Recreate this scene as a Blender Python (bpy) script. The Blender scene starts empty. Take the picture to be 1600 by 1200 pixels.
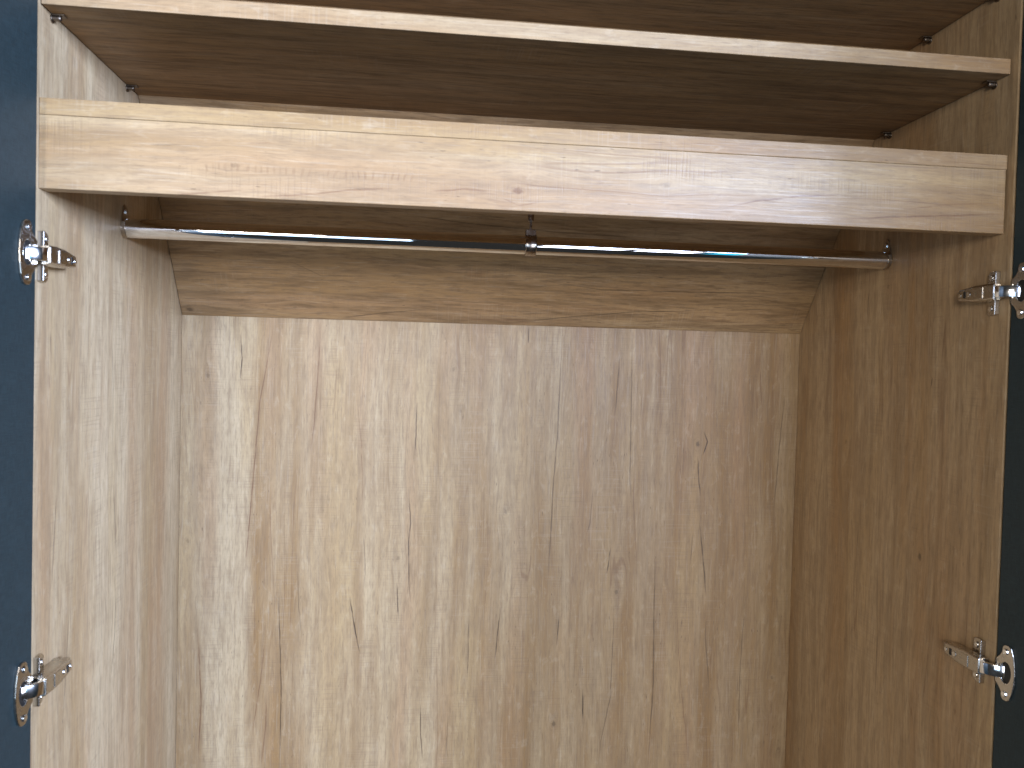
import bpy, bmesh, math
from mathutils import Vector, Matrix
S = bpy.context.scene
ZO = 1.5                                     # camera height datum above the foot of the wardrobe

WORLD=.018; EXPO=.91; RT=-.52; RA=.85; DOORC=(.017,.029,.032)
LIGHTS=[('window_sky', .95, 1.60, .06, .85, -2.4, (.80,.985,1.45), 24.),
('window_sky_middle', 1.66, 2.05, .06, .85, -2.4, (.70,.96,1.42), 28.),
('window_sky_wide', 2.1, 4.3, .06, .85, -2.4, (.80,.985,1.45), 114.),
('window_ground', .90, 1.30, -1.1, .05, -2.4, (.90,.96,1.15), 10.),
('window_ground_right', 1.38, 1.64, -1.1, .05, -2.4, (.90,.96,1.15), 12.),
('window_ground_cyan', 1.72, 2.06, -1.1, .05, -2.4, (.02,.50,.80), 2.4),
('far_window', -.80, .30, -.95, .05, -2.6, (.62,.86,1.15), 6.),
('right_panel_fill', -.95, -.10, .06, .55, -2.6, (1.04,.94,.84), 52.)]  # last entry: added warm fill that brightens the right side panel
# ---------------------------------------------------------------- camera
cam_d = bpy.data.cameras.new('camera'); cam = bpy.data.objects.new('camera', cam_d)
S.collection.objects.link(cam); S.camera = cam
fwd = Vector((0.11541541, 0.99297848, -0.02594275)); right = Vector((0.99306972, -0.11476418, 0.02533211))
right = (right - fwd*right.dot(fwd)).normalized(); up = right.cross(fwd)
M = Matrix(((right.x, up.x, -fwd.x, 0.3519), (right.y, up.y, -fwd.y, -0.7735), (right.z, up.z, -fwd.z, 0.0057+ZO), (0, 0, 0, 1)))
cam.matrix_world = M
cam_d.sensor_width = 36; cam_d.lens = 1247.4/1600*36; cam_d.clip_start = .01; cam_d.clip_end = 50
cam_d.dof.use_dof = True; cam_d.dof.focus_distance = 1.12; cam_d.dof.aperture_fstop = 9

# ---------------------------------------------------------------- light
W_ = bpy.data.worlds.new('World'); S.world = W_; W_.use_nodes = True
bg = W_.node_tree.nodes['Background']; bg.inputs[0].default_value = (.80, .80, .78, 1); bg.inputs[1].default_value = WORLD
def rect_light(name, x0, x1, z0, z1, y, col, power):
    d = bpy.data.lights.new(name, 'AREA'); d.shape = 'RECTANGLE'; d.size = x1-x0; d.size_y = z1-z0
    d.color = col; d.energy = power*(x1-x0)*(z1-z0)
    o = bpy.data.objects.new(name, d); S.collection.objects.link(o)
    o.location = ((x0+x1)/2, y, (z0+z1)/2+ZO); o.rotation_euler = (math.radians(90), 0, 0)   # faces +Y
    return o
for a in LIGHTS: rect_light(*a)
S.view_settings.view_transform = 'Standard'; S.view_settings.look = 'None'
S.view_settings.gamma = 1; S.view_settings.exposure = EXPO; S.view_settings.use_curve_mapping = False

# ---------------------------------------------------------------- node maths
class X:
    def __init__(s, nt, v): s.nt, s.v = nt, v
    def op(s, o, *a):
        n = s.nt.nodes.new('ShaderNodeMath'); n.operation = o
        for i, b in enumerate((s,)+a):
            b = b.v if isinstance(b, X) else b
            if isinstance(b, (int, float)): n.inputs[i].default_value = b
            else: s.nt.links.new(b, n.inputs[i])
        return X(s.nt, n.outputs[0])
    def __add__(s, b): return s.op('ADD', b)
    def __sub__(s, b): return s.op('SUBTRACT', b)
    def __mul__(s, b): return s.op('MULTIPLY', b)
    __radd__ = __add__; __rmul__ = __mul__
    def abs(s): return s.op('ABSOLUTE')
    def max(s, b): return s.op('MAXIMUM', b)
    def min(s, b): return s.op('MINIMUM', b)
    def pow(s, b): return s.op('POWER', b)
    def exp(s): return s.op('EXPONENT')
    def sin(s): return s.op('SINE')
    def ramp(s, a, b, c=0., d=1., smooth=True):          # map a..b to c..d, clamped
        n = s.nt.nodes.new('ShaderNodeMapRange'); n.clamp = True
        n.interpolation_type = 'SMOOTHSTEP' if smooth else 'LINEAR'
        s.nt.links.new(s.v, n.inputs[0])
        for i, q in enumerate((a, b, c, d)): n.inputs[i+1].default_value = q
        return X(s.nt, n.outputs[0])
def noise(nt, x, y, z=0., scale=1., detail=2., rough=.5, dist=0.):
    c = nt.nodes.new('ShaderNodeCombineXYZ')
    for i, q in enumerate((x, y, z)):
        if isinstance(q, X): nt.links.new(q.v, c.inputs[i])
        else: c.inputs[i].default_value = q
    n = nt.nodes.new('ShaderNodeTexNoise'); nt.links.new(c.outputs[0], n.inputs['Vector'])
    n.inputs['Scale'].default_value = scale; n.inputs['Detail'].default_value = detail
    n.inputs['Roughness'].default_value = rough; n.inputs['Distortion'].default_value = dist
    return X(nt, n.outputs['Fac'])
def curve(nt, x, pts):                                # piecewise curve y(x) over its own range
    xs = [p[0] for p in pts]; ys = [p[1] for p in pts]
    x0, x1, y0, y1 = min(xs), max(xs), min(ys), max(ys)
    if y1-y0 < 1e-6: y1 = y0+1e-3
    t = x.ramp(x0, x1, smooth=False)
    n = nt.nodes.new('ShaderNodeFloatCurve'); cm = n.mapping; c = cm.curves[0]
    P = [((a-x0)/(x1-x0), (b-y0)/(y1-y0)) for a, b in pts]
    c.points[0].location = P[0]; c.points[1].location = P[-1]
    for p in P[1:-1]: c.points.new(*p)
    for q in c.points: q.handle_type = 'VECTOR'
    cm.update(); nt.links.new(t.v, n.inputs['Value'])
    return X(nt, n.outputs[0])*(y1-y0)+y0, t
def mixc(nt, f, a, b, mode='MIX'):
    n = nt.nodes.new('ShaderNodeMix'); n.data_type = 'RGBA'; n.blend_type = mode; n.clamp_factor = True
    if isinstance(f, X): nt.links.new(f.v, n.inputs[0])
    else: n.inputs[0].default_value = f
    for i, q in ((6, a), (7, b)):
        if isinstance(q, tuple): n.inputs[i].default_value = q+(1,)
        else: nt.links.new(q, n.inputs[i])
    return n.outputs[2]

# cracks and knots of the oak decor, metres on each board
CR={}
KN={}
CR['back']=[([(-0.3419, 0.0939), (-0.3127, 0.0972), (-0.2746, 0.0999), (-0.1509, 0.1084), (-0.0639, 0.114), (0.0158, 0.1267), (0.0593, 0.134)], 0.7, 1), ([(-0.1391, 0.1906), (-0.1025, 0.1942), (-0.0113, 0.1997), (0.0614, 0.2019)], 0.6, 1), ([(-0.0285, 0.0854), (0.004, 0.0874), (0.0327, 0.0855)], 0.8, 0), ([(-0.1409, 0.3477), (-0.1038, 0.3487), (-0.0575, 0.3488)], 0.7, 0), ([(-0.234, 0.2687), (-0.1897, 0.2696), (-0.1198, 0.2656), (-0.0538, 0.2578)], 0.4, 1), ([(-0.3703, 0.3463), (-0.3437, 0.3434), (-0.274, 0.3409), (-0.245, 0.3437), (-0.1892, 0.3388)], 0.7, 0), ([(0.0377, 0.5196), (0.062, 0.519)], 0.7, 0), ([(-0.3418, 0.5612), (-0.2944, 0.5616), (-0.2437, 0.5636), (-0.1951, 0.5645), (-0.1004, 0.5695), (0.0128, 0.5722), (0.0542, 0.5718)], 0.55, 0), ([(-0.225, 0.6931), (-0.1751, 0.6885), (-0.0604, 0.687), (0.0613, 0.6857)], 0.5, 0), ([(-0.1354, 0.8071), (-0.1121, 0.8143), (-0.0968, 0.8078)], 0.8, 0), ([(-0.1994, 0.8052), (-0.1703, 0.8014), (-0.1355, 0.7991)], 0.7, 0), ([(-0.361, 0.82), (-0.2751, 0.8096), (-0.2466, 0.8056), (-0.2401, 0.8045)], 0.7, 0), ([(-0.0723, 0.6613), (0.0228, 0.6662)], 0.5, 0), ([(-0.0564, 0.9031), (0.0096, 0.8987)], 0.4, 1), ([(-0.228, 0.9295), (-0.1144, 0.9356), (-0.0244, 0.9426)], 0.5, 0), ([(-0.2673, 0.619), (-0.2444, 0.6255), (-0.1833, 0.6296)], 0.35, 0), ([(-0.6142, 0.0327), (-0.5197, 0.0357), (-0.4547, 0.0326), (-0.3996, 0.0287)], 0.7, 1), ([(-0.6182, 0.1527), (-0.5061, 0.1533), (-0.424, 0.15), (-0.3455, 0.1464)], 0.7, 0), ([(-0.5708, 0.1108), (-0.489, 0.122), (-0.4172, 0.1287)], 0.55, 1), ([(-0.6173, 0.1258), (-0.5549, 0.131), (-0.5089, 0.1318)], 0.6, 1), ([(-0.4245, 0.1827), (-0.3719, 0.1769), (-0.3163, 0.1744)], 0.35, 0), ([(-0.4474, 0.2704), (-0.4125, 0.2626), (-0.3595, 0.2534)], 0.9, 0), ([(-0.3934, 0.3278), (-0.3369, 0.3243)], 0.7, 0), ([(-0.3267, 0.2763), (-0.2607, 0.2724)], 0.4, 0), ([(-0.6153, 0.3698), (-0.5748, 0.3662), (-0.5277, 0.3645)], 0.7, 0), ([(-0.4923, 0.4367), (-0.388, 0.4376)], 0.5, 0), ([(-0.6097, 0.4062), (-0.549, 0.4081)], 0.35, 0), ([(-0.4594, 0.4795), (-0.3784, 0.4859)], 0.7, 0), ([(-0.4372, 0.5774), (-0.393, 0.5796)], 0.7, 0), ([(-0.5581, 0.6228), (-0.5099, 0.6214)], 0.9, 0), ([(-0.3254, 0.6552), (-0.2844, 0.6599)], 0.7, 0), ([(-0.6348, 0.6503), (-0.5969, 0.6527), (-0.5247, 0.6663), (-0.418, 0.6684), (-0.3631, 0.6685)], 0.4, 0), ([(-0.6236, 0.7324), (-0.5021, 0.7364), (-0.3982, 0.7343), (-0.2948, 0.7336)], 0.6, 0), ([(-0.5146, 0.8304), (-0.448, 0.8229), (-0.3992, 0.8195)], 0.4, 0), ([(-0.6399, 0.8005), (-0.5205, 0.7841), (-0.4543, 0.7774), (-0.364, 0.7703)], 0.4, 1), ([(-0.6108, 0.8824), (-0.4771, 0.8814), (-0.358, 0.8864)], 0.4, 0), ([(-0.3123, 0.7917), (-0.2535, 0.7951)], 0.4, 0)]
KN['back']=[((-0.0243, 0.0385), 0.5, 0), ((-0.226, 0.4905), 0.6, 0), ((-0.0058, 0.4044), 0.45, 0), ((-0.07, 0.4167), 0.4, 0), ((-0.1165, 0.7984), 0.9, 0), ((-0.3546, 0.6714), 0.7, 0), ((-0.5647, 0.5757), 0.8, 0), ((-0.4982, 0.936), 0.5, 0), ((-0.3166, 0.6776), 0.4, 1), ((-0.2991, 0.3254), 0.5, 0), ((-0.6165, 0.9512), 0.4, 0), ((-0.2721, 0.0127), 0.4, 0)]
CR['left']=[([(0.0047, 0.0386), (0.0237, 0.0382)], 0.5, 0), ([(-0.2248, 0.046), (-0.1671, 0.0514), (-0.1252, 0.0556)], 0.55, 0), ([(-0.2296, 0.2138), (-0.1449, 0.2014)], 0.5, 0), ([(-0.3692, 0.2034), (-0.3264, 0.2117), (-0.2752, 0.213)], 0.6, 0), ([(-0.3679, 0.0743), (-0.321, 0.0803), (-0.2489, 0.087)], 0.45, 0), ([(-0.2087, 0.1262), (-0.1362, 0.1267)], 0.4, 1), ([(-0.1193, 0.1986), (-0.03, 0.1976), (0.0291, 0.1918)], 0.3, 0), ([(-0.0303, 0.0381), (-0.0161, 0.0351)], 0.5, 1)]
KN['left']=[((0.0245, 0.079), 0.5, 0), ((-0.3526, 0.2101), 0.5, 1)]
CR['right']=[([(0.0822, 0.2657), (0.1148, 0.2663)], 0.5, 0), ([(-0.4355, 0.2146), (-0.3494, 0.2143), (-0.2348, 0.2218)], 0.4, 0), ([(-0.2798, 0.2739), (-0.2023, 0.2693)], 0.35, 0), ([(-0.3363, 0.4638), (-0.2782, 0.4636)], 0.5, 1), ([(-0.0095, 0.1228), (0.0013, 0.1211)], 0.6, 0)]
KN['right']=[((-0.218, 0.1322), 0.9, 0), ((0.1193, 0.2197), 0.5, 0), ((-0.0948, 0.3102), 0.5, 0), ((-0.3179, 0.4539), 0.5, 0), ((-0.3768, 0.0581), 0.5, 1), ((-0.3775, 0.2944), 0.4, 1)]
CR['val']=[([(0.0958, 0.1624), (0.1649, 0.1715), (0.1868, 0.1737)], 0.45, 1), ([(0.1913, 0.1672), (0.249, 0.1731), (0.2804, 0.1785), (0.3259, 0.1832)], 0.5, 1), ([(0.0994, 0.2115), (0.1252, 0.2129)], 0.35, 0), ([(0.1861, 0.2176), (0.2081, 0.2193)], 0.35, 1), ([(0.2782, 0.1777), (0.3237, 0.1824)], 0.45, 1), ([(0.3594, 0.181), (0.3908, 0.1849), (0.4166, 0.1844)], 0.55, 1), ([(0.4286, 0.178), (0.4453, 0.1713), (0.4691, 0.1765)], 0.4, 1), ([(0.658, 0.1803), (0.687, 0.1873), (0.7329, 0.1949), (0.7848, 0.1981)], 0.6, 1), ([(0.7753, 0.173), (0.8384, 0.1784), (0.9107, 0.1834), (0.9652, 0.1878)], 0.6, 1), ([(0.8461, 0.1858), (0.9021, 0.1947), (0.9565, 0.1982)], 0.3, 1)]
KN['val']=[((0.4438, 0.1858), 1.0, 1), ((0.5948, 0.1987), 0.4, 0), ((0.4494, 0.199), 0.3, 1), ((0.1743, 0.1967), 0.4, 0)]
CR['inc']=[([(0.2317, 0.0039), (0.2929, 0.015), (0.365, 0.0253)], 0.5, 0), ([(0.1617, 0.1005), (0.2074, 0.0767), (0.259, 0.0789)], 0.3, 0), ([(0.4131, 0.0086), (0.5284, 0.0108)], 0.5, 1), ([(0.5574, 0.0795), (0.6214, 0.0703), (0.6886, 0.0714), (0.7643, 0.072), (0.8907, 0.0755)], 0.5, 0), ([(0.473, 0.0019), (0.5655, 0.0167), (0.6809, 0.0324), (0.7916, 0.039)], 0.5, 0), ([(0.8421, 0.0111), (0.9553, 0.0223)], 0.4, 1), ([(0.3411, 0.1795), (0.4118, 0.172), (0.5116, 0.1656)], 0.5, 0), ([(-0.0084, 0.1759), (0.1796, 0.1603)], 0.2, 0), ([(0.4595, 0.1706), (0.5291, 0.1646), (0.6566, 0.1611)], 0.4, 0), ([(0.8267, 0.0538), (0.9613, 0.0525)], 0.25, 0)]
KN['inc']=[((0.0132, 0.0105), 1.0, 0), ((0.1656, 0.0208), 0.4, 0), ((0.4077, 0.0596), 0.25, 0)]
CREAM = (.490, .345, .170); TAN = (.325, .196, .082); ROSY = (.425, .262, .136); PALE = (.560, .436, .268)
DARKC = (.075, .048, .028); REDC = (.150, .068, .033); AMBER = (.375, .212, .086)
def wood(name, grain, across, seed, key=None, bands=None, tone=0., amber=0., rough=.42, wiggle=1., spec=.35, fleck=.22, ticks=None, deep=0.):
    """Printed light oak decor. grain/across: object-space axes, e.g. 'Z' and 'X+Y'."""
    m = bpy.data.materials.new(name); m.use_nodes = True; nt = m.node_tree
    bs = nt.nodes['Principled BSDF']
    tc = nt.nodes.new('ShaderNodeTexCoord'); sp = nt.nodes.new('ShaderNodeSeparateXYZ')
    nt.links.new(tc.outputs['Object'], sp.inputs[0])
    ax = lambda k: X(nt, sp.outputs['XYZ'.index(k)])
    u = ax(grain)
    v = ax(across[0])
    for k in across[2::2]: v = v + ax(k)
    sd = float(seed)
    w = v + (noise(nt, u*2.2, v*5, sd, 1, 2)-.5)*(.030*wiggle) + (noise(nt, u*9, v*22, sd+3, 1, 2)-.5)*(.0045*wiggle)
    dk = None; rd = None
    def acc(a, b): return b if a is None else a.max(b)
    for (uu, vv), st, ty in (KN.get(key, []) if key else []):
        du = u-uu; dv = v-vv
        g = (du*du*(1/(.030**2))+dv*dv*(1/(.011**2))).op('MULTIPLY', -1.).exp()
        w = w + dv*g*(-.65)                              # the grain flows round the knot
        r = (du*du*.45+dv*dv).op('SQRT')
        r = r + (noise(nt, u*300, v*300, sd, 1, 1)-.5)*.003
        core = r.ramp(.0006+.0010*st, .0026+.0020*st, st*.75, 0.)
        ring = ((r*1900.).sin()*.5+.5)*r.ramp(.004, .012, .16*st, 0.)
        k = core.max(ring)
        if ty: rd = acc(rd, k)
        else: dk = acc(dk, k)
    jit = (noise(nt, u*60, v*12, sd+9, 1, 2)-.5)*.0016
    brk = noise(nt, u*55, 0., sd+4, 1, 2).ramp(.30, .55, .5, 1.)
    groups = []                                          # cracks that do not overlap along the grain share a pair of curves
    for pts, st, ty in sorted(CR.get(key, []) if key else [], key=lambda c: c[0][0][0]):
        for g in groups:
            if g[0] == ty and g[1][-1][0][-1][0] + .012 < pts[0][0]: g[1].append((pts, st)); break
        else: groups.append((ty, [(pts, st)]))
    for ty, cs in groups:
        cpts = []; spts = []
        for pts, st in cs:
            cpts += pts; a, b = pts[0][0], pts[-1][0]; e = (b-a)*.22
            spts += [(a-.002, 0.), (a+e, st), (b-e, st*.9), (b+.002, 0.)]
        spts = [(spts[0][0]-.01, 0.)]+spts+[(spts[-1][0]+.01, 0.)]
        c, _ = curve(nt, u, cpts); sg, _ = curve(nt, u, spts)
        d = (v-c+jit).abs(); sg = sg.max(0.)
        k = d.ramp(.0003, .0014, 1.3, 0.)*sg*brk
        if ty: k = k.max(d.ramp(.0006, .007, .28, 0.)*sg)
        if ty: rd = acc(rd, k)
        else: dk = acc(dk, k)
    if ticks:                                            # a row of saw-tooth marks along the grain
        c, t = curve(nt, u, ticks)
        env = (v-c).abs().ramp(.001, .0055, 1., 0.)*t.ramp(0., .05, 0., 1.)*t.ramp(.93, 1., 1., 0.)
        rd = acc(rd, ((u*960.+(noise(nt, u*30, v*20, sd, 1, 1)-.5)*22.).sin()).ramp(.1, .9, 0., .32)*env*noise(nt, u*38, 0., sd+7, 1, 1).ramp(.4, .55, .15, 1.))
    # broad plank tone, streaks, fibres
    big = noise(nt, u*.9, w*11, sd+20, 1, 2, .5)
    mid = noise(nt, u*2.4, w*40, sd+21, 1, 4, .6)
    med = noise(nt, u*5.5, w*150, sd+26, 1, 3, .6)
    fin = noise(nt, u*14, w*520, sd+22, 1, 2, .6)
    blot = noise(nt, u*9, w*24, sd+23, 1, 3, .6, .6)
    if bands:
        bt, _ = curve(nt, v + (noise(nt, u*3, v*6, sd, 1, 3)-.5)*.022, bands)
        tonev = (bt-.42)*1.1+.44 + (big-.5)*1.2
    else: tonev = (big-.5)*2.2+.42
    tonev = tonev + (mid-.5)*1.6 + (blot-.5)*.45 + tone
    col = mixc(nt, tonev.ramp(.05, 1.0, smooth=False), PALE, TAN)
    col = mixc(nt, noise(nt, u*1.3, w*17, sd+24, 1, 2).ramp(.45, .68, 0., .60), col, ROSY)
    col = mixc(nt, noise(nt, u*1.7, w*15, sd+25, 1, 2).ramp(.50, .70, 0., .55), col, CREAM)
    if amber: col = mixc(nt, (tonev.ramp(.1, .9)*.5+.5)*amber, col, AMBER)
    # fibre contrast
    sh1 = noise(nt, u*26, w*210, sd+50, 1, 3, .65); sh2 = noise(nt, u*75, w*560, sd+51, 1, 2, .6)
    mot = noise(nt, u*38, w*85, sd+52, 1, 4, .7, .4); mo2 = noise(nt, u*4.5, w*62, sd+53, 1, 4, .6, .2)
    col = mixc(nt, mo2.ramp(.40, .66, 0., .36), col, (.265, .172, .092))
    col = mixc(nt, mot.ramp(.42, .70, 0., .22), col, (.270, .185, .110))
    col = mixc(nt, mot.ramp(.30, .46, fleck, 0.), col, (.60, .50, .36))
    col = mixc(nt, sh1.ramp(.46, .68, 0., .38), col, (.225, .150, .085))
    col = mixc(nt, sh2.ramp(.50, .70, 0., .30), col, (.215, .145, .088))
    col = mixc(nt, med.ramp(.46, .72, 0., .18), col, (.235, .165, .100))
    col = mixc(nt, fin.ramp(.50, .75, 0., .12), col, (.215, .150, .092))
    col = mixc(nt, fin.ramp(.28, .45, .20, 0.), col, (.58, .50, .385))
    if deep: col = mixc(nt, mo2.ramp(.44, .62, 0., deep)*.8+sh1.ramp(.48, .64, 0., deep)*.6, col, (.150, .085, .036))
    # saw-cut chatter across the grain, in patches
    ch = noise(nt, u*520, w*16, sd+30, 1, 1, .5).ramp(.50, .66, 0., 1.)
    pat = noise(nt, u*7, w*30, sd+31, 1, 2).ramp(.48, .66, .18, 1.)
    col = mixc(nt, ch*pat*.20, col, (.215, .142, .088))
    cl = noise(nt, u*420, w*10, sd+33, 1, 1, .5).ramp(.55, .68, 0., 1.)*noise(nt, u*6, w*22, sd+34, 1, 2).ramp(.52, .68, 0., 1.)
    col = mixc(nt, cl*.09, col, (.60, .52, .40))
    # pores and hairline grain
    po = noise(nt, u*42, w*620, sd+40, 1, 1).ramp(.66, .76, 0., 1.)*noise(nt, u*4, w*28, sd+41, 1, 2).ramp(.45, .65, .1, 1.)
    dkp = po*.38
    hl = (noise(nt, u*1.1, w*26, sd+42, 1, 1)-.5).abs().ramp(.0015, .0075, 1., 0.)*noise(nt, u*4.5, w*9, sd+43, 1, 2).ramp(.50, .62, 0., .42)
    h2 = (noise(nt, u*2.3, w*44, sd+45, 1, 1)-.5).abs().ramp(.002, .014, 1., 0.)*noise(nt, u*9, w*16, sd+46, 1, 2).ramp(.52, .66, 0., .30)
    spk = noise(nt, u*85, w*430, sd+47, 1, 1).ramp(.70, .78, 0., .60)*noise(nt, u*11, w*20, sd+48, 1, 2).ramp(.45, .6, .15, 1.)
    dk = acc(dk, dkp.max(spk)); rd = acc(rd, hl.max(h2))
    col = mixc(nt, rd*.85, col, REDC)
    col = mixc(nt, dk*.92, col, DARKC)
    nt.links.new(col, bs.inputs['Base Color'])
    rr = fin.ramp(.3, .7, rough-.04, rough+.07)
    nt.links.new(rr.v, bs.inputs['Roughness'])
    bs.inputs['Specular IOR Level'].default_value = spec
    bp = nt.nodes.new('ShaderNodeBump'); bp.inputs['Strength'].default_value = .30; bp.inputs['Distance'].default_value = .0006
    h = sh2*.6+sh1*.5+ch*pat*(-.4)+med*.5-dk*.9-rd*.4
    nt.links.new(h.v, bp.inputs['Height']); nt.links.new(bp.outputs[0], bs.inputs['Normal'])
    return m
def laminate(name, col):
    m = bpy.data.materials.new(name); m.use_nodes = True; nt = m.node_tree; bs = nt.nodes['Principled BSDF']
    tc = nt.nodes.new('ShaderNodeTexCoord'); sp = nt.nodes.new('ShaderNodeSeparateXYZ'); nt.links.new(tc.outputs['Object'], sp.inputs[0])
    y, z, x = (X(nt, sp.outputs[i]) for i in (1, 2, 0))
    a = noise(nt, y*1500+x*1500, z*90, 1., 1, 2); b = noise(nt, y*90+x*90, z*1500, 5., 1, 2); c = noise(nt, y*30, z*30, 8., 1, 4, .65)
    t = (a+b)*.5
    f = t.ramp(.40, .62, 0., .55)+c.ramp(.5, .75, 0., .14)
    nt.links.new(mixc(nt, f, tuple(q*.8 for q in col), tuple(q*1.5 for q in col)), bs.inputs['Base Color'])
    bs.inputs['Roughness'].default_value = .48; bs.inputs['Specular IOR Level'].default_value = .32
    bp = nt.nodes.new('ShaderNodeBump'); bp.inputs['Strength'].default_value = .35; bp.inputs['Distance'].default_value = .0004
    nt.links.new((t+c*.4).v, bp.inputs['Height']); nt.links.new(bp.outputs[0], bs.inputs['Normal'])
    return m
def metal(name, col, rough, var=.06, metallic=1.):
    m = bpy.data.materials.new(name); m.use_nodes = True; nt = m.node_tree; bs = nt.nodes['Principled BSDF']
    tc = nt.nodes.new('ShaderNodeTexCoord'); sp = nt.nodes.new('ShaderNodeSeparateXYZ'); nt.links.new(tc.outputs['Object'], sp.inputs[0])
    x, y, z = (X(nt, sp.outputs[i]) for i in range(3))
    n = noise(nt, x*120, y*120, z*120, 1, 3)
    nt.links.new(n.ramp(.3, .7, max(rough-var, .02), rough+var).v, bs.inputs['Roughness'])
    nt.links.new(mixc(nt, n.ramp(.35, .7, 0., .5), col, tuple(q*.86 for q in col)), bs.inputs['Base Color'])
    bs.inputs['Metallic'].default_value = metallic
    return m

# ---------------------------------------------------------------- mesh helpers
def link(name, bm, mat, parent=None, loc=(0, 0, 0), bevel=0., seg=2, smooth=False):
    me = bpy.data.meshes.new(name); bmesh.ops.recalc_face_normals(bm, faces=bm.faces); bm.to_mesh(me); bm.free()
    if smooth:
        for p in me.polygons: p.use_smooth = True
    me.materials.append(mat)
    o = bpy.data.objects.new(name, me); S.collection.objects.link(o); o.location = loc; o.parent = parent
    if bevel:
        b = o.modifiers.new('Bevel', 'BEVEL'); b.width = bevel; b.segments = seg; b.limit_method = 'ANGLE'; b.angle_limit = math.radians(35)
        b.harden_normals = False
    return o
def box(bm, a, b):
    x0, x1 = sorted((a[0], b[0])); y0, y1 = sorted((a[1], b[1])); z0, z1 = sorted((a[2], b[2]))
    v = [bm.verts.new((x, y, z)) for x in (x0, x1) for y in (y0, y1) for z in (z0, z1)]
    for f in ((0,1,3,2), (4,6,7,5), (0,4,5,1), (2,3,7,6), (0,2,6,4), (1,5,7,3)): bm.faces.new([v[i] for i in f])
def cyl(bm, c, axis, r, h, n=24, r2=None, start=0.):
    """cylinder from c along axis ('x','y','z', or vector) of length h"""
    ax = {'x': Vector((1,0,0)), 'y': Vector((0,1,0)), 'z': Vector((0,0,1))}.get(axis) if isinstance(axis, str) else Vector(axis).normalized()
    p = ax.orthogonal().normalized(); q = ax.cross(p); r2 = r if r2 is None else r2; c = Vector(c)
    A = [bm.verts.new(c+(p*math.cos(t)+q*math.sin(t))*r) for t in [start+2*math.pi*i/n for i in range(n)]]
    B = [bm.verts.new(c+ax*h+(p*math.cos(t)+q*math.sin(t))*r2) for t in [start+2*math.pi*i/n for i in range(n)]]
    for i in range(n): bm.faces.new((A[i], A[(i+1)%n], B[(i+1)%n], B[i]))
    bm.faces.new(A[::-1]); bm.faces.new(B)
def prism(bm, outline, x0, x1, holes=()):
    """outline: (y,z) points extruded from x0 to x1, with holes"""
    loops = [outline]+list(holes); F = {}
    allv = []
    for x in (x0, x1):
        es = []; vv = []
        for lp in loops:
            vs = [bm.verts.new((x, y, z)) for y, z in lp]; vv.append(vs)
            es += [bm.edges.new((vs[i], vs[(i+1)%len(vs)])) for i in range(len(vs))]
        bmesh.ops.triangle_fill(bm, edges=es, use_beauty=True)
        allv.append(vv)
    for a, b in zip(*allv):
        for i in range(len(a)):
            j = (i+1)%len(a); bm.faces.new((a[i], a[j], b[j], b[i]))
def B(): return bmesh.new()
def boxpart(name, a, b, mat, parent, bevel=.0008, origin=None):
    bm = B(); o = Vector(origin if origin else (0, 0, 0))
    box(bm, Vector(a)-o, Vector(b)-o)
    return link(name, bm, mat, parent, o, bevel)

# ---------------------------------------------------------------- wardrobe
W = .964; D = .4621; T = .018; s = .0103
ZI, ZM, ZMT, ZF, ZV, ZVB, YI, YR, ZR, ZT = .0646, .3234, .3390, .2385, .2233, .1558, .2650, .2254, .1545, .4173
ZTOP = .58; ZB = -ZO+.07
root = bpy.data.objects.new('wardrobe', None); S.collection.objects.link(root)
root.location = (W/2, 0, 0)
root['label'] = 'open pale oak wardrobe with dark blue doors, shelves and a chrome hanging rail'
root['category'] = 'wardrobe'
base = bpy.data.objects.new('x', None)
IN = Matrix.Translation((-W/2, 0, ZO))        # part coordinates: x from the left inner face, y inwards, z from the datum
def settle(o):
    o.parent = root; o.location = (o.location.x-W/2, o.location.y, o.location.z+ZO)

bb = [(0, .50), (.035, .45), (.055, -.20), (.095, -.20), (.112, .60), (.175, .58), (.20, .20), (.262, .48), (.285, .25), (.36, .40), (.40, .48), (.46, .60), (.55, .52), (.62, .70), (.70, .62), (.78, .80), (.86, .66), (.92, .85), (W, .7)]  # plank bands; tones also rise rightwards, painting in shade on that side
lb = [(0, .42), (.06, .40), (.10, .58), (.13, .28), (.20, .20), (.29, .30), (.31, .62), (.37, .62), (.40, .28), (.43, .35), (D, .55)]
rb = [(0, .45), (.07, .50), (.11, .62), (.14, .82), (.20, .74), (.23, .48), (.27, .50), (.30, .86), (.335, .84), (.36, .58), (.40, .60), (.43, .80), (D, .75)]
TK = [(.138, .1906), (.1616, .1950), (.1938, .1936), (.2412, .1931), (.2892, .1933), (.3503, .1929)]
m_back = wood('oak_back', 'Z', 'X', 3, 'back', bb, wiggle=.6)
m_left = wood('oak_left', 'Z', 'Y+X', 11, 'left', lb, tone=-.14)
m_right = wood('oak_right_bounce_tint', 'Z', 'Y+X', 17, 'right', rb, tone=RT, amber=RA, deep=.14)  # lighter and more amber: warm bounced light put into the colour
m_val = wood('oak_valance', 'X', 'Z+Y', 23, 'val', tone=.24, rough=.38, spec=.42, wiggle=.45, fleck=.14, ticks=TK)
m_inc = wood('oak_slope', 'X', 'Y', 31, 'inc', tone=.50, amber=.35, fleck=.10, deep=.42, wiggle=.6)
m_sh = wood('oak_shelf_shaded', 'X', 'Y+Z', 37, None, tone=.36, wiggle=.6, spec=.20, fleck=.08, deep=.55, amber=.80)  # same decor, darker and more amber: shade of the undersides is in the colour
m_edge = wood('oak_shelf_edge', 'X', 'Z+Y', 41, None, tone=.34, wiggle=.25)
m_door = laminate('dark_blue_laminate', DOORC)
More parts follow.
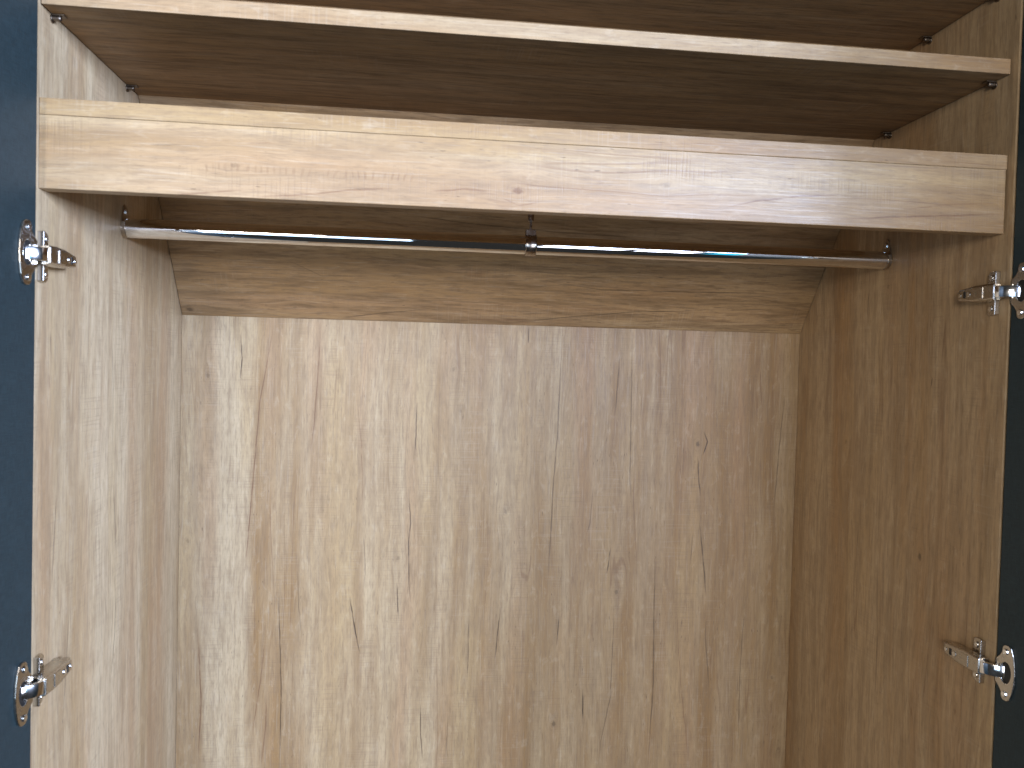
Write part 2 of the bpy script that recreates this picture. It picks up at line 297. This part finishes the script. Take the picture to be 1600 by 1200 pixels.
m_chrome = metal('chrome', (.88, .88, .89), .030, .01)
m_nick = metal('nickel', (.54, .51, .46), .23, .06)
m_bright = metal('polished_steel', (.88, .88, .87), .14, .05)
m_screw = metal('screw_steel', (.80, .81, .82), .22)
m_black = metal('recess_shade_black', (.012, .011, .010), .5, .05, 0.)  # flat black that stands in for the shade inside cup and slot
m_pin = metal('dark_pin_metal', (.22, .18, .14), .42)
m_sock = metal('socket_zinc', (.50, .42, .33), .38)
m_brown = metal('bronzed_fitting', (.42, .36, .31), .26)

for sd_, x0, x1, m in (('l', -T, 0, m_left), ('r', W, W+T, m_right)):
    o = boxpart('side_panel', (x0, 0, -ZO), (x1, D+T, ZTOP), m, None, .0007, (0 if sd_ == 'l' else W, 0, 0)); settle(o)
o = boxpart('back_panel', (.0002, D, ZB), (W-.0002, D+.008, ZI+.06), m_back, None, .0003); settle(o)
# sloping rear board: local Y runs up the slope from its lower edge, local Z is its face normal
dy, dz = YI-D, ZM-ZI; L = math.hypot(dy, dz); ang = math.atan2(dz, dy)
LL = (ZTOP-.001-ZI)/dz*L
bm = B(); box(bm, (.0004, 0, -.012), (W-.0004, LL, 0))
o = link('sloping_back_panel', bm, m_inc, None, (0, D-.0015, ZI), .0012)
o.rotation_euler = (ang, 0, 0)
# make sure the visible face looks out of the wardrobe
o['_'] = 0; del o['_']
settle(o)
slope = lambda z: D+(z-ZI)*dy/dz
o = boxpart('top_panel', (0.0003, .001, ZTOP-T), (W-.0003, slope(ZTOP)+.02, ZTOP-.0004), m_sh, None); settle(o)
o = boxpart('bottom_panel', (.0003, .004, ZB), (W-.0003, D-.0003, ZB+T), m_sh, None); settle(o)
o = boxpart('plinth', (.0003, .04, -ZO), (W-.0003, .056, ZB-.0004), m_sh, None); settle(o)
def shelf(z0, z1, g):
    bm = B(); xa, xb = g, W-g; y0 = s+.0012
    pts = [(y0, z0), (y0, z1), (slope(z1)-.0012, z1), (slope(z0)-.0012, z0)]
    va = [bm.verts.new((xa, y, z)) for y, z in pts]; vb = [bm.verts.new((xb, y, z)) for y, z in pts]
    for i in range(4): bm.faces.new((va[i], va[(i+1)%4], vb[(i+1)%4], vb[i]))
    bm.faces.new(va[::-1]); bm.faces.new(vb)
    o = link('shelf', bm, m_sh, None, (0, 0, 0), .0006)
    bm = B(); box(bm, (xa, s, z0), (xb, y0-.0001, z1))
    e = link('edge_band', bm, m_edge, o, (0, 0, 0), .0004)
    settle(o); return o
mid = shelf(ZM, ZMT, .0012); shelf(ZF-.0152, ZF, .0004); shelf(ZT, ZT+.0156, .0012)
o = boxpart('front_rail', (.0001, s+.0002, ZVB), (W-.0014, s+.0162, ZV-.0002), m_val, None, .0006); settle(o)

# shelf pegs
def peg(xs, y, z):
    bm = B(); d = 1 if xs == 0 else -1
    cyl(bm, (0, 0, -.0030), (d, 0, 0), .0025, .0075, 20)
    cyl(bm, (0, 0, -.0035), (d, 0, 0), .0040, .0014, 24)
    cyl(bm, (d*.0075, 0, -.0030), (d, 0, 0), .0029, .0012, 20, .0020)
    o = link('shelf_peg', bm, m_pin, None, (xs, y, z-.0004), .0003); settle(o)
    bm = B(); box(bm, (d*.0016, -.0042, -.0012), (d*.0125, .0042, -.0001))
    link('peg_pad', bm, m_pin, o, (0, 0, 0), .0004)
for xs in (0, W):
    for y in (.034, .228): peg(xs, y, ZM)
    for y in (.034, .150): peg(xs, y, ZT)

# hanging rail
def oval(bm, x0, x1, a, b, n=48, cap=True, yo=0., zo=0.):
    rings = []
    for x in (x0, x1):
        rings.append([bm.verts.new((x, yo+a*math.cos(2*math.pi*i/n), zo+b*math.sin(2*math.pi*i/n))) for i in range(n)])
    for i in range(n): bm.faces.new((rings[0][i], rings[0][(i+1)%n], rings[1][(i+1)%n], rings[1][i]))
    if cap: bm.faces.new(rings[0][::-1]); bm.faces.new(rings[1])
ra, rb_ = .0115, .0115
bm = B(); oval(bm, .0015, W-.0015, ra, rb_, 128, cap=False)
rail = link('hanging_rail', bm, m_chrome, None, (0, YR, ZR))
for p in rail.data.polygons: p.use_smooth = len(p.vertices) == 4
settle(rail)
for xs, d in ((0, 1), (W, -1)):
    bm = B()
    # cup round the lower half of the rail, open at the top, on a flange with a screw ear
    n = 28; out = []; inn = []
    for i in range(n+1):
        t = math.pi+math.pi*i/n; out.append((.0124*math.cos(t), .0124*math.sin(t))); inn.append((.0117*math.cos(t), .0117*math.sin(t)))
    prof = [(-.0124, .006)]+out+[(.0124, .006), (.0117, .006)]+inn[::-1]+[(-.0117, .006)]
    prism(bm, prof, d*.0012, d*.0048)
    ear = [(-.0124, .0)]+[(.0124*math.cos(t), .0124*math.sin(t)) for t in [math.pi+math.pi*i/20 for i in range(1, 20)]]+[(.0124, 0), (.0075, .018)]+[(.0062*math.cos(t), .021+.0062*math.sin(t)) for t in [math.pi*i/12 for i in range(13)]]+[(-.0075, .018)]
    prism(bm, ear, 0, d*.0012)
    so = link('rail_socket', bm, m_sock, rail, (xs, 0, 0), .0003)
    bm = B(); cyl(bm, (d*.0012, 0, .0195), (d, 0, 0), .0042, .0022, 20, .0030); link('screw', bm, m_screw, rail, (xs, 0, 0), .0002)
# centre hanger
XC = .4865
bm = B(); oval(bm, -.0062, .0062, .0134, .0134, 48); oval(bm, -.0068, -.0060, .0139, .0139, 48); oval(bm, .0060, .0068, .0139, .0139, 48)
box(bm, (-.0062, -.0070, .006), (.0062, .0070, .0185))
hang = link('rail_hanger', bm, m_brown, rail, (XC, 0, 0), .0004)
for p in hang.data.polygons: p.use_smooth = abs(p.normal.x) < .5 and p.area < 3e-5
hz = ZV-.0155-ZR+.0155
bm = B(); cyl(bm, (0, 0, .018), 'z', .0018, hz-.018, 16)
for k in range(9): cyl(bm, (0, 0, .0195+k*.0018), 'z', .0016, .0009, 16, .0021)
link('threaded_rod', bm, m_brown, rail, (XC, 0, 0))
bm = B(); cyl(bm, (0, 0, .0300), 'z', .0040, hz-.0300, 6); cyl(bm, (0, 0, hz-.0022), 'z', .0075, .002, 24)
link('rod_sleeve', bm, m_brown, rail, (XC, 0, 0), .0004)

# doors, swung open past the frame
OPEN = {1: math.radians(-12), -1: math.radians(10.5)}
def door(d):
    x = 0 if d > 0 else W
    bm = B(); box(bm, (0, -.478, -ZO+.02), (-d*.018, 0, ZTOP-.002))
    o = link('door', bm, m_door, None, (x+(.0045 if d > 0 else 0), -.0030, 0), .0008); settle(o); o.rotation_euler = (0, 0, OPEN[d])
    return o
doorL = door(1); doorR = door(-1)

# concealed hinges
def arc(cy, cz, r, a0, a1, n): return [(cy+r*math.cos(math.radians(a0+(a1-a0)*i/n)), cz+r*math.sin(math.radians(a0+(a1-a0)*i/n))) for i in range(n+1)]
def hinge(d, yo, z):
    FX = .0045 if d > 0 else 0.
    x = 0 if d > 0 else W
    h = bpy.data.objects.new('hinge', None); S.collection.objects.link(h); h.location = (x, yo, z); settle(h)
    # mounting plate: a cross with rounded wings and a folded front lip, and a middle rail
    bm = B()
    for k in (1, -1):
        w = [(.016, k*.006), (.0035, k*.006), (.0035, k*.0215), (.0055, k*.0235), (.0124, k*.0235), (.0160, k*.0205)]
        prism(bm, w, 0, d*.0034)
        box(bm, (0, .0008, k*.0068), (d*.0062, .0036, k*.0232))
    box(bm, (0, -.006, -.0068), (d*.0075, .045, .0068))
    link('mounting_plate', bm, m_nick, h, (0, 0, 0), .0008)
    for k in (1, -1):
        bm = B(); cyl(bm, (d*.0034, .0092, k*.0165), (d, 0, 0), .0036, .0020, 20, .0026)
        link('screw', bm, m_screw, h, (0, 0, 0), .0002)
    # tapered arm, a folded channel
    bm = B()
    sec = [(-.0105, .0088, .0085, .0170), (.004, .0092, .0075, .0178), (.020, .0088, .0072, .0178), (.044, .0064, .0070, .0165), (.050, .0058, .0070, .0140)]
    rings = []
    for y, hw, xa, xb in sec:
        rings.append([bm.verts.new((d*px_, y, pz)) for px_, pz in ((xa, -hw), (xb-.0018, -hw), (xb, -hw+.0016), (xb, hw-.0016), (xb-.0018, hw), (xa, hw))])
    for a, b in zip(rings, rings[1:]):
        for i in range(6): bm.faces.new((a[i], a[(i+1)%6], b[(i+1)%6], b[i]))
    bm.faces.new(rings[0][::-1]); bm.faces.new(rings[-1])
    link('hinge_arm', bm, m_nick, h, (0, 0, 0), .0006)
    bm = B(); box(bm, (d*.0176, .0040, -.0062), (d*.0186, .0165, .0062)); link('cover_plate', bm, m_nick, h, (0, 0, 0), .0004)
    bm = B(); cyl(bm, (d*.0166, .0265, 0), (d, 0, 0), .0034, .0018, 20, .0026); link('screw', bm, m_screw, h, (0, 0, 0), .0002)
    bm = B(); box(bm, (d*.0160, .0320, -.0036), (d*.01765, .0356, .0036)); link('slot_shade_block', bm, m_black, h, (0, 0, 0), .0003)  # black block painted in place of a shaded opening
    bm = B(); cyl(bm, (d*.0152, .0420, 0), (d, 0, 0), .0027, .0022, 20, .0020); link('screw', bm, m_screw, h, (0, 0, 0), .0002)
    # link plate reaching from the arm into the cup on the door
    bm = B(); rings = []
    for i in range(10):
        t = math.radians(90+8-i*9.5); cx, cy = -.0105, -.0075                # a curved strap
        cxo, cyo = .0262*math.sin(t), .0205*math.cos(t)
        cxi, cyi = .0215*math.sin(t), .0160*math.cos(t)
        rings.append([bm.verts.new((d*px_, py, pz)) for px_, py, pz in ((cx+cxi, cy-cyi*1, -.0062), (cx+cxo, cy-cyo, -.0062), (cx+cxo, cy-cyo, .0062), (cx+cxi, cy-cyi, .0062))])
    for a, b in zip(rings, rings[1:]):
        for i in range(4): bm.faces.new((a[i], a[(i+1)%4], b[(i+1)%4], b[i]))
    bm.faces.new(rings[0][::-1]); bm.faces.new(rings[-1])
    lk = link('link_plate', bm, m_bright, h, (0, 0, 0), .0007)
    for p in lk.data.polygons: p.use_smooth = abs(p.normal.z) < .5
    bm = B(); cyl(bm, (d*.0125, -.0085, -.0088), 'z', .0015, .0176, 16); cyl(bm, (d*.0040, -.0215, -.0072), 'z', .0011, .0144, 16)
    link('pivot_pin', bm, m_nick, h, (0, 0, 0), .0003)
    # cup flange screwed to the door face
    half = [(-.0205, .0005)]
    pts = [(-.0205, 0), (-.0205, .0130), (-.0250, .0185), (-.0275, .0235), (-.0278, .0290), (-.0300, .0318), (-.0340, .0322), (-.0372, .0300), (-.0398, .0220), (-.0414, .0110), (-.0420, 0)]
    pts = [((y+.0195)*1.06, z_*.90) for y, z_ in pts]
    outl = pts+[(y, -z_) for y, z_ in pts[-2:0:-1]]
    hole = [(-.0132+.0060*math.cos(t), .0112*math.sin(t)) for t in [2*math.pi*i/24 for i in range(24)]]
    def ondoor(o):
        o.location = (FX, -.0030-yo, 0); o.rotation_euler = (0, 0, OPEN[d]); return o
    bm = B(); prism(bm, outl, d*.0001, d*.0026, [hole])
    ondoor(link('cup_flange', bm, m_nick, h, (0, 0, 0), .0006))
    bm = B(); prism(bm, hole, d*.0002, d*.0008); ondoor(link('cup_shade_disc', bm, m_black, h, (0, 0, 0)))  # flat black disc in place of the cup's shaded depth
    for k in (1, -1):
        bm = B(); cyl(bm, (d*.0026, -.0128, k*.0222), (d, 0, 0), .0034, .0016, 20, .0026); ondoor(link('screw', bm, m_screw, h, (0, 0, 0), .0002))
for d, yo in ((1, .0085), (-1, .0125)):
    for z in (.0935, -.3033): hinge(d, yo, z)
bpy.data.objects.remove(base)
